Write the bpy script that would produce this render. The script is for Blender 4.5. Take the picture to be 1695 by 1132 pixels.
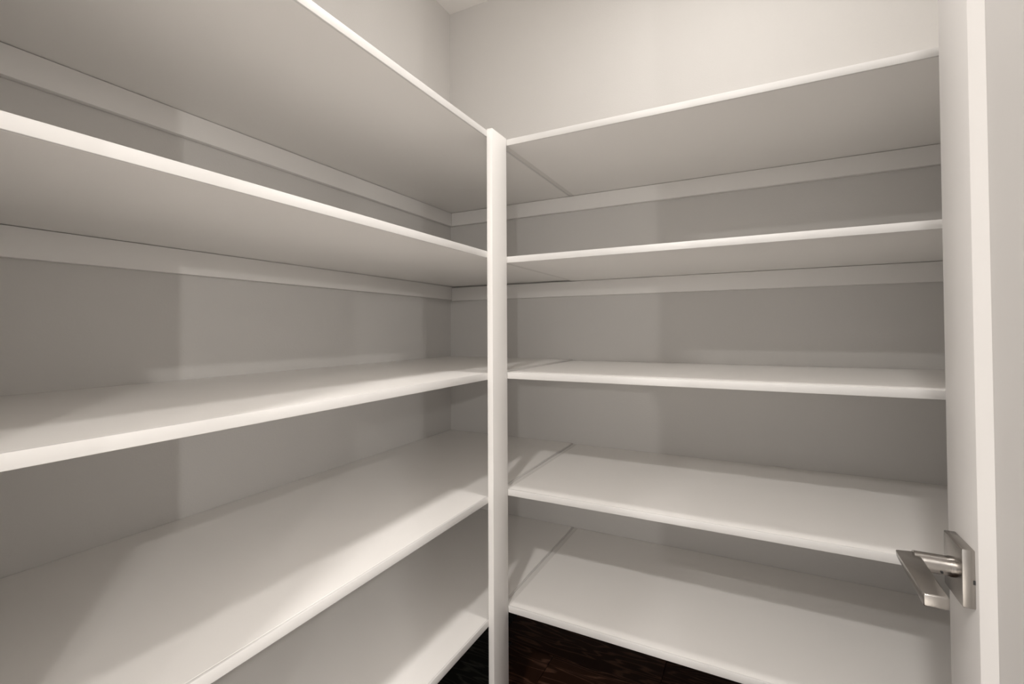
import bpy, bmesh, math, random
from mathutils import Vector, Matrix
for o in list(bpy.data.objects): bpy.data.objects.remove(o, do_unlink=True)
C = bpy.context.scene.collection
random.seed(7)
EYE = 1.19                                   # eye height above the floor
# ------------------------------------------------------------------ camera
pitch, roll, yaw = map(math.radians, (0.953, -0.281, 27.331))
f = Vector((-math.sin(yaw)*math.cos(pitch), math.cos(yaw)*math.cos(pitch), math.sin(pitch)))
r = Vector((math.cos(yaw), math.sin(yaw), 0)); u = r.cross(f)
r2 = r*math.cos(roll) + u*math.sin(roll); u2 = -r*math.sin(roll) + u*math.cos(roll)
cam = bpy.data.objects.new('camera', bpy.data.cameras.new('camera')); C.objects.link(cam)
m = Matrix((r2, u2, -f)).transposed().to_4x4(); m.translation = (1.3166, -1.8976, EYE)
cam.matrix_world = m
cam.data.sensor_width = 36; cam.data.lens = 778.45/1695*36
cam.data.shift_y = -32.5/1695; cam.data.clip_start = 0.02
bpy.context.scene.camera = cam
# ------------------------------------------------------------------ world, light, exposure
P_PANTRY, P_HALL, P_SCONCE, P_WORLD = 8.3, (60, 26, 38), (42, 84), 1.22
w = bpy.data.worlds.new('world'); bpy.context.scene.world = w; w.use_nodes = True
w.node_tree.nodes['Background'].inputs[0].default_value = (1, .96, .92, 1)
w.node_tree.nodes['Background'].inputs[1].default_value = P_WORLD
vs = bpy.context.scene.view_settings
vs.view_transform = 'Standard'; vs.look = 'None'; vs.gamma = 1; vs.use_curve_mapping = False
vs.exposure = 0.13
CEIL = 2.744
def lamp(name, loc, power, radius, col=(1, .965, .93)):
    d = bpy.data.lights.new(name, 'AREA'); d.shape = 'DISK'; d.size = radius*2; d.energy = power; d.color = col
    o = bpy.data.objects.new(name, d); C.objects.link(o); o.location = loc
    return o
PANTRY_LIGHT = (1.25, -0.79)
HALL_LIGHTS = [(3.35, -3.8), (0.53, -3.55), (1.15, -2.95)]
lamp('pantry_lamp', (*PANTRY_LIGHT, CEIL-.022), P_PANTRY, .075)
for (hx, hy), pw in zip(HALL_LIGHTS, P_HALL): lamp('hall_lamp', (hx, hy, CEIL-.022), pw, .07)
PENDANTS = [(2.226, -4.20, 1.62), (3.55, -4.20, 1.62)]
for c, pw in zip(PENDANTS, P_SCONCE):
    d = bpy.data.lights.new('pendant_bulb', 'POINT'); d.energy = pw; d.shadow_soft_size = .03; d.color = (1, .965, .93)
    o = bpy.data.objects.new('pendant_bulb', d); C.objects.link(o); o.location = c
# light-sampling portal in the doorway (emits nothing itself)
d = bpy.data.lights.new('doorway_portal', 'AREA'); d.shape = 'RECTANGLE'; d.size = .80; d.size_y = 2.43; d.cycles.is_portal = True
o = bpy.data.objects.new('doorway_portal', d); C.objects.link(o); o.location = (1.18, -1.995, 1.22); o.rotation_euler = (math.radians(90), 0, 0)

# ------------------------------------------------------------------ materials
def mat(name, col, rough=.5, metal=0, bump=0, scale=60, var=0.0, spec=.5, stretch=None):
    m = bpy.data.materials.new(name); m.use_nodes = True
    nt = m.node_tree; b = nt.nodes['Principled BSDF']
    b.inputs['Base Color'].default_value = (*col, 1); b.inputs['Roughness'].default_value = rough
    b.inputs['Metallic'].default_value = metal; b.inputs['Specular IOR Level'].default_value = spec
    if bump or var:
        tc = nt.nodes.new('ShaderNodeTexCoord'); n = nt.nodes.new('ShaderNodeTexNoise')
        n.inputs['Scale'].default_value = scale; n.inputs['Detail'].default_value = 4
        src = tc.outputs['Object']
        if stretch:
            mp = nt.nodes.new('ShaderNodeMapping'); mp.inputs['Scale'].default_value = stretch
            nt.links.new(src, mp.inputs[0]); src = mp.outputs[0]
        nt.links.new(src, n.inputs['Vector'])
        if bump:
            bp = nt.nodes.new('ShaderNodeBump'); bp.inputs['Strength'].default_value = bump
            bp.inputs['Distance'].default_value = .001
            nt.links.new(n.outputs['Fac'], bp.inputs['Height']); nt.links.new(bp.outputs[0], b.inputs['Normal'])
        if var:
            mx = nt.nodes.new('ShaderNodeMix'); mx.data_type = 'RGBA'
            mx.inputs[6].default_value = (*[c*(1-var) for c in col], 1); mx.inputs[7].default_value = (*[min(1, c*(1+var)) for c in col], 1)
            nt.links.new(n.outputs['Fac'], mx.inputs[0]); nt.links.new(mx.outputs[2], b.inputs['Base Color'])
    return m
WALL = mat('wall_paint', (.70, .680, .655), .75, bump=.35, scale=260)
CEILM = mat('ceiling_paint', (.86, .832, .803), .85, bump=.3, scale=200)
SHELF = mat('shelf_paint', (.93, .905, .875), .45, bump=.03, scale=45, stretch=(1, 1, 3))
TRIM = mat('trim_paint', (.90, .877, .85), .40, bump=.06, scale=60)
EDGE = mat('shelf_paint_dimmed', (.77, .752, .73), .42)  # shelf white with shade put into the colour, offsetting strong light on front edges
DOORP = mat('door_paint', (.76, .738, .718), .45, bump=.06, scale=60)
NICKEL = mat('satin_nickel', (.40, .378, .355), .22, metal=1, bump=.10, scale=90, stretch=(1, 1, 40))
DARK = mat('dark_slot', (.02, .02, .02), .6)
CAULK = mat('joint_filler', (.80, .775, .745), .5, bump=.25, scale=180)
LENS = bpy.data.materials.new('lamp_diffuser'); LENS.use_nodes = True
lb = LENS.node_tree.nodes['Principled BSDF']; lb.inputs['Emission Color'].default_value = (1, .95, .9, 1); lb.inputs['Emission Strength'].default_value = 4
def wood(name, c1, c2):
    m = bpy.data.materials.new(name); m.use_nodes = True; nt = m.node_tree; b = nt.nodes['Principled BSDF']
    tc = nt.nodes.new('ShaderNodeTexCoord'); mp = nt.nodes.new('ShaderNodeMapping'); mp.inputs['Scale'].default_value = (1.2, 9, 9)
    oi = nt.nodes.new('ShaderNodeObjectInfo'); ad = nt.nodes.new('ShaderNodeVectorMath'); ad.operation = 'ADD'
    sc = nt.nodes.new('ShaderNodeVectorMath'); sc.operation = 'SCALE'; sc.inputs['Scale'].default_value = 30
    cb = nt.nodes.new('ShaderNodeCombineXYZ')
    nt.links.new(oi.outputs['Random'], cb.inputs[0]); nt.links.new(oi.outputs['Random'], cb.inputs[1]); nt.links.new(cb.outputs[0], sc.inputs[0])
    nt.links.new(tc.outputs['Object'], mp.inputs[0]); nt.links.new(mp.outputs[0], ad.inputs[0]); nt.links.new(sc.outputs[0], ad.inputs[1])
    n = nt.nodes.new('ShaderNodeTexNoise'); n.inputs['Scale'].default_value = 1.6; n.inputs['Detail'].default_value = 2; n.inputs['Distortion'].default_value = .4
    mul = nt.nodes.new('ShaderNodeMath'); mul.operation = 'MULTIPLY'; mul.inputs[1].default_value = 70
    sn = nt.nodes.new('ShaderNodeMath'); sn.operation = 'SINE'
    pw = nt.nodes.new('ShaderNodeMapRange'); pw.inputs['From Min'].default_value = .45; pw.inputs['From Max'].default_value = 1
    fine = nt.nodes.new('ShaderNodeTexNoise'); fine.inputs['Scale'].default_value = 60; fine.inputs['Detail'].default_value = 3
    mm = nt.nodes.new('ShaderNodeMath'); mm.operation = 'MULTIPLY'
    nt.links.new(ad.outputs[0], n.inputs['Vector']); nt.links.new(n.outputs['Fac'], mul.inputs[0]); nt.links.new(mul.outputs[0], sn.inputs[0])
    nt.links.new(sn.outputs[0], pw.inputs['Value']); nt.links.new(ad.outputs[0], fine.inputs['Vector'])
    nt.links.new(pw.outputs[0], mm.inputs[0]); nt.links.new(fine.outputs['Fac'], mm.inputs[1])
    mx = nt.nodes.new('ShaderNodeMix'); mx.data_type = 'RGBA'; mx.inputs[6].default_value = (*c1, 1); mx.inputs[7].default_value = (*c2, 1)
    nt.links.new(mm.outputs[0], mx.inputs[0]); nt.links.new(mx.outputs[2], b.inputs['Base Color'])
    bp = nt.nodes.new('ShaderNodeBump'); bp.inputs['Strength'].default_value = .3; bp.inputs['Distance'].default_value = .001
    nt.links.new(mm.outputs[0], bp.inputs['Height']); nt.links.new(bp.outputs[0], b.inputs['Normal'])
    b.inputs['Roughness'].default_value = .5; b.inputs['Specular IOR Level'].default_value = .15
    return m
BROWN = wood('dark_brown_oak', (.026, .0095, .0045), (.17, .085, .055))
CHAR = wood('charcoal_oak', (.014, .0135, .0115), (.09, .086, .076))
BOUNCE = mat('pale_bounce', (.87, .845, .81), .95, bump=.6, scale=300)
SUB = mat('subfloor', (.006, .004, .003), .9)

# ------------------------------------------------------------------ mesh helpers
def box(bm, x0, x1, y0, y1, z0, z1):
    vs_ = [bm.verts.new((x, y, z)) for x in (x0, x1) for y in (y0, y1) for z in (z0, z1)]
    for q in ((0,1,3,2),(4,6,7,5),(0,4,5,1),(2,3,7,6),(0,2,6,4),(1,5,7,3)): bm.faces.new([vs_[i] for i in q])
def cyl(bm, p, q, rad, seg=32, rad2=None):
    p, q = Vector(p), Vector(q); d = q-p
    mt = Matrix.Translation((p+q)/2) @ d.to_track_quat('Z', 'Y').to_matrix().to_4x4()
    bmesh.ops.create_cone(bm, cap_ends=True, segments=seg, radius1=rad, radius2=rad if rad2 is None else rad2, depth=d.length, matrix=mt)
def obj(name, bm, material, parent=None, bevel=0, loc=None, smooth=False, seg=2):
    me = bpy.data.meshes.new(name)
    bmesh.ops.recalc_face_normals(bm, faces=bm.faces)
    if bevel: bmesh.ops.bevel(bm, geom=list(bm.edges), offset=bevel, segments=seg, profile=.5, affect='EDGES', clamp_overlap=True)
    if loc:
        bmesh.ops.translate(bm, verts=bm.verts, vec=-Vector(loc))
    if smooth or bevel:
        for fc in bm.faces: fc.smooth = True
    bm.to_mesh(me); bm.free()
    if smooth or bevel:
        try: me.set_sharp_from_angle(angle=math.radians(40))
        except Exception: pass
    o = bpy.data.objects.new(name, me); C.objects.link(o); me.materials.append(material)
    if loc: o.location = loc
    if parent:
        o.parent = parent; o.location = Vector(loc or (0, 0, 0)) - parent.matrix_basis.translation
        if not loc:
            pass
    return o
def bx(name, x0, x1, y0, y1, z0, z1, material, parent=None, bevel=0, seg=2):
    """one box whose origin is at its own base"""
    bm = bmesh.new(); box(bm, x0, x1, y0, y1, z0, z1)
    return obj(name, bm, material, parent, bevel, loc=((x0+x1)/2, (y0+y1)/2, z0), seg=seg)
def struct(o): o['kind'] = 'structure'; return o
def tag(o, label, cat, group=None):
    o['label'] = label; o['category'] = cat
    if group: o['group'] = group
    return o
def empty(name, loc):
    o = bpy.data.objects.new(name, None); C.objects.link(o); o.location = loc; o.empty_display_size = .1; return o

# ------------------------------------------------------------------ the setting
XR, YF, WT = 1.95, -1.87, .12                # right wall, inner face of the doorway wall, its thickness
HX0, HX1, HY = -1.2, 3.6, -4.6               # the hall in front of the pantry
JL, JR, HEAD = .76, 1.600, 2.46              # rough opening
g = .0
struct(bx('wall_left', -.12, 0, YF-WT, .12, 0, CEIL, WALL))
struct(bx('wall_back', .0, XR+.12, 0, .12, 0, CEIL, WALL))
struct(bx('wall_right', XR, XR+.12, YF, -.0, 0, CEIL, WALL))
bm = bmesh.new()
box(bm, 0, JL, YF-WT, YF, 0, CEIL); box(bm, JR, XR+.12, YF-WT, YF, 0, CEIL); box(bm, JL, JR, YF-WT, YF, HEAD, CEIL)
struct(obj('wall_front', bm, WALL))
struct(bx('wall_hall_left', HX0, -.12, YF-WT, YF, 0, CEIL, WALL))
struct(bx('wall_hall_right', XR+.12, HX1+.1, YF-WT, YF, 0, CEIL, WALL))
struct(bx('ceiling', HX0, HX1+.1, HY-.1, .12, CEIL, CEIL+.1, CEILM))
# floor: boards along x, 178 mm wide
fl = struct(bx('floor', HX0, HX1+.1, HY-.1, .12, -.06, -.0152, SUB))
row = 0; y1 = -.1075+.178
joints = {0: [.42, 1.55], 1: [.42, 1.02], 2: [.478, .648, 1.75], 3: [.50, 1.3]}
while y1 > HY:
    y0 = y1-.178
    if row in joints: js = [0.001]+joints[row]+[XR]
    elif y1 > YF: js = [0.001, random.uniform(.3, .7), random.uniform(1.1, 1.7), XR]
    else:
        js = [HX0+.101]; 
        while js[-1] < HX1-.9: js.append(js[-1]+random.uniform(.8, 1.5))
        js[-1] = HX1-.001
    for a, b in zip(js, js[1:]):
        ya, yb = y0+.0009, min(y1-.0009, -.001)
        if yb-ya < .01: continue
        charcoal = row in joints and b <= .51
        bx('floor_plank', a+.0008, b-.0008, ya, yb, -.015, 0, CHAR if charcoal else BROWN, fl, bevel=.0012, seg=1)
    y1 = y0; row += 1

tag(bx('bounce_rug', -.9, 3.3, -4.4, -2.02, .0005, .012, BOUNCE, bevel=.004), 'large pale rug added out of view on the hall floor to bounce light', 'rug')  # unseen, added as a pale reflector that bounces light through the doorway
# baseboards (below the lowest shelves)
struct(bx('baseboard_left', .0, .014, YF, 0, 0.0005, .11, TRIM, bevel=.003))
struct(bx('baseboard_back', .0145, XR, -.014, 0, 0.0005, .11, TRIM, bevel=.003))
struct(bx('baseboard_right', XR-.014, XR, YF, -.0145, 0.0005, .11, TRIM, bevel=.003))

# door frame
J0, J1 = JL+.02, JR-.02                      # clear opening .78 .. 1.58
struct(bx('trim_1', JL, J0, YF-WT, YF, 0.0005, HEAD-.02, TRIM, bevel=.001))
struct(bx('trim_2', J1, JR, YF-WT, YF, 0.0005, HEAD-.02, TRIM, bevel=.001))
struct(bx('trim_3', JL, JR, YF-WT, YF, HEAD-.02, HEAD, TRIM, bevel=.001))
struct(bx('trim_4', JL-.07, JL+.005, YF, YF+.015, 0.0005, HEAD+.07, TRIM, bevel=.002))
struct(bx('trim_5', J1+.008, J1+.088, YF, YF+.015, 0.0005, HEAD+.07, TRIM, bevel=.002))
struct(bx('trim_6', JL+.006, J1+.007, YF, YF+.015, HEAD-.015, HEAD+.07, TRIM, bevel=.002))

# ------------------------------------------------------------------ the door, opened against the right-hand side
DX0, DX1, DY0, DY1 = 1.531, 1.566, -1.855, -1.110
ST = .091                                    # stile width
dz0, dz1 = .008, 2.43
door = empty('door_1', (DX0, DY0, dz0)); struct(door)
bx('stile', DX0, DX1, DY1-ST, DY1, dz0, dz1, DOORP, door, bevel=.0015)
bx('stile', DX0, DX1, DY0, DY0+ST, dz0, dz1, DOORP, door, bevel=.0015)
rails = [(dz0, dz0+.2), (dz1-.11, dz1)]
for a, b in rails: bx('rail', DX0, DX1, DY0+ST+.0003, DY1-ST-.0003, a, b, DOORP, door, bevel=.0015)
bx('panel', DX0+.0104, DX1-.010, DY0+ST-.0, DY1-ST-.0142, dz0+.2, dz1-.11, DOORP, door)
# sloped bead between stile and recessed panel, latch side
bead = bmesh.new(); ys = DY1-ST; yb_ = ys-.0140
q = [(DX0+.0003, ys-.0002), (DX0+.0104, yb_), (DX1-.010, yb_), (DX1-.010, ys-.0002)]
lo = [bead.verts.new((x, y, dz0+.2)) for x, y in q]; hi = [bead.verts.new((x, y, dz1-.11)) for x, y in q]
bead.faces.new(lo); bead.faces.new(hi)
for i in range(4): bead.faces.new((lo[i], lo[(i+1) % 4], hi[(i+1) % 4], hi[i]))
obj('panel_bead', bead, DOORP, door, loc=(DX0, ys, dz0+.2))
# hinges
for hz in (.25, 1.22, 2.2):
    h = bmesh.new(); cyl(h, (DX0-.004, DY0-.006, hz), (DX0-.004, DY0-.006, hz+.09), .006, 16)
    obj('hinge', h, NICKEL, door, loc=(DX0-.004, DY0-.006, hz), smooth=True)
# handle
HZ = EYE-.2805; HYc = -1.165
handle = empty('door_handle', (DX0, HYc, HZ)); handle.parent = door; handle.location = Vector((DX0, HYc, HZ))-door.location
def hobj(name, bm, material=NICKEL, bevel=0, smooth=False, seg=2, label=None):
    o = obj(name, bm, material, None, bevel, loc=(DX0, HYc, HZ), smooth=smooth, seg=seg)
    o.parent = handle; o.location = (0, 0, 0)
    if label: o['label'] = label
    return o
b_ = bmesh.new(); box(b_, DX0-.0115, DX0-.0001, HYc-.029, HYc+.029, HZ-.0325, HZ+.0325)
hobj('rose', b_, bevel=.0012)
b_ = bmesh.new(); cyl(b_, (DX0-.0113, HYc, HZ), (DX0-.016, HYc, HZ), .0117, 40); hobj('collar', b_, bevel=.0, smooth=True)
b_ = bmesh.new(); cyl(b_, (DX0-.0158, HYc, HZ), (1.4835, HYc, HZ), .0111, 48)
hobj('neck', b_, bevel=.0, smooth=True)
# blade: flat bar with a slightly down-sloped far end, soft edges
bl = bmesh.new()
ztop, zb = HZ+.0085, HZ-.0045
bw0, bw1 = 1.4665, 1.4895
v = [bl.verts.new(c) for c in (
    (bw0, -1.1625, ztop), (bw1, -1.1575, ztop), (bw1-.002, -1.272, ztop), (bw0, -1.272, ztop),
    (bw0+.002, -1.1605, zb+.003), (bw1, -1.1575, zb+.002), (bw1-.002, -1.272, zb), (bw0, -1.272, zb))]
for q in ((0,1,2,3),(4,7,6,5),(0,4,5,1),(1,5,6,2),(2,6,7,3),(3,7,4,0)): bl.faces.new([v[i] for i in q])
hobj('lever', bl, bevel=.0018, seg=3)
b_ = bmesh.new(); cyl(b_, (1.507, HYc-.0095, HZ-.0042), (1.507, HYc-.0112, HZ-.0050), .0013, 12); hobj('set_screw', b_, DARK, label='small dark set screw')
b_ = bmesh.new(); box(b_, DX0-.0022, DX0-.0004, HYc-.0293, HYc-.0288, HZ-.005, HZ-.0005); hobj('release_slot', b_, DARK, label='small dark slot in the rose edge')

# ------------------------------------------------------------------ shelving
D1, D2, T, TP = .6251, .6272, .0191, .0182
LH = [EYE+h for h in (.5864, .2306, -.1245, -.4803, -.8335)]
RH = [EYE+h for h in (.5864, .2252, -.1287, -.4827, -.8342)]
YL = YF+.001
order = ['topmost, above eye level with its underside showing', 'second from the top, underside showing', 'third from the top, just below eye level',
         'fourth from the top, second lowest', 'lowest, just above the dark floor']
onames = ['topmost', 'second from top', 'third from top', 'fourth from top', 'lowest']
for k in range(5):
    z = LH[k]
    t = empty('shelf', (.0, YL, z-T))
    tag(t, 'white shelf on the left wall, '+order[k], 'shelf', 'white shelves along the left wall')
    bx('board', .001, D1-.006, YL, -.001, z-T, z, SHELF, t, bevel=.0006, seg=1)
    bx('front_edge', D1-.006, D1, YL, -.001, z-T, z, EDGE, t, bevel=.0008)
    # cleats fixed to the walls below it
    o = bx('wall_cleat', .0005, .0195, YL+.001, -.001, z-T-.0635, z-T-.0012, TRIM, bevel=.0015)
    tag(o, 'white cleat on the left wall under the %s shelf' % onames[k], 'cleat', 'cleats on the left wall')
for k in range(5):
    z = RH[k]
    t = empty('shelf', (D1+TP, -D2, z-T))
    tag(t, 'white shelf on the back wall, '+order[k], 'shelf', 'white shelves along the back wall')
    bx('board', D1+TP+.0006, XR-.001, -D2+.006, -.001, z-T, z, SHELF, t, bevel=.0006, seg=1)
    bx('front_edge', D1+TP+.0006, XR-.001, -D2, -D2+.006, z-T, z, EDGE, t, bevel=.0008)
    o = bx('joint_strip', D1+.0006, D1+TP, -D2+.001, -.001, z-T+.0008, z-.0012, CAULK, t, bevel=.0006, seg=1)
    o['label'] = 'narrow filler strip closing the seam to the left shelf'
    zc = min(LH[k], RH[k])-T
    o = bx('wall_cleat', .0200, XR-.001, -.0195, -.0005, zc-.0635, zc-.0012, TRIM, bevel=.0015)
    tag(o, 'white cleat on the back wall under the %s shelf' % onames[k], 'cleat', 'cleats on the back wall')
o = bx('corner_post', D1+.0003, D1+TP, -D2-.0892, -D2-.0003, 0.0005, LH[0]+.0025, SHELF, bevel=.0007)
tag(o, 'tall flat white post where the two runs of shelves meet', 'post')

# ------------------------------------------------------------------ ceiling lights (out of frame, they light the place)
def downlight(x, y, label):
    t = empty('ceiling_light', (x, y, CEIL)); tag(t, label, 'ceiling light')
    ring = bmesh.new(); n = 48
    prof = [(.080, 0), (.098, 0), (.100, -.004), (.096, -.010), (.083, -.012), (.080, -.006)]
    loops = [[ring.verts.new((x+rr*math.cos(a*2*math.pi/n), y+rr*math.sin(a*2*math.pi/n), CEIL-.0005+zz)) for a in range(n)] for rr, zz in prof]
    for i in range(len(prof)):
        A, B = loops[i], loops[(i+1) % len(prof)]
        for a in range(n): ring.faces.new((A[a], A[(a+1) % n], B[(a+1) % n], B[a]))
    obj('trim_ring', ring, TRIM, t, loc=(x, y, CEIL), smooth=True)
    d = bmesh.new(); cyl(d, (x, y, CEIL-.004), (x, y, CEIL-.001), .0795, 48)
    obj('diffuser', d, LENS, t, loc=(x, y, CEIL))
downlight(*PANTRY_LIGHT, 'round white recessed light in the pantry ceiling')
for sx, sy, sz in PENDANTS:
    t = empty('pendant_lamp', (sx, sy, CEIL)); tag(t, 'small bare-bulb pendant lamp in the hall, %s' % ('left' if sx < 2.6 else 'right'), 'pendant lamp')
    d = bmesh.new(); cyl(d, (sx, sy, CEIL-.0205), (sx, sy, CEIL-.0005), .05, 32); obj('canopy', d, NICKEL, t, loc=(sx, sy, CEIL), smooth=True)
    d = bmesh.new(); cyl(d, (sx, sy, CEIL-.02), (sx, sy, sz+.09), .003, 12); obj('cord', d, DARK, t, loc=(sx, sy, CEIL), smooth=True)
    d = bmesh.new(); cyl(d, (sx, sy, sz+.04), (sx, sy, sz+.095), .016, 24, .012); obj('socket', d, NICKEL, t, loc=(sx, sy, CEIL), smooth=True)
downlight(HALL_LIGHTS[0][0], HALL_LIGHTS[0][1], 'round white recessed light in the hall ceiling, right')
downlight(HALL_LIGHTS[1][0], HALL_LIGHTS[1][1], 'round white recessed light in the hall ceiling, left')
downlight(HALL_LIGHTS[2][0], HALL_LIGHTS[2][1], 'round white recessed light in the hall ceiling nearest the pantry doorway')
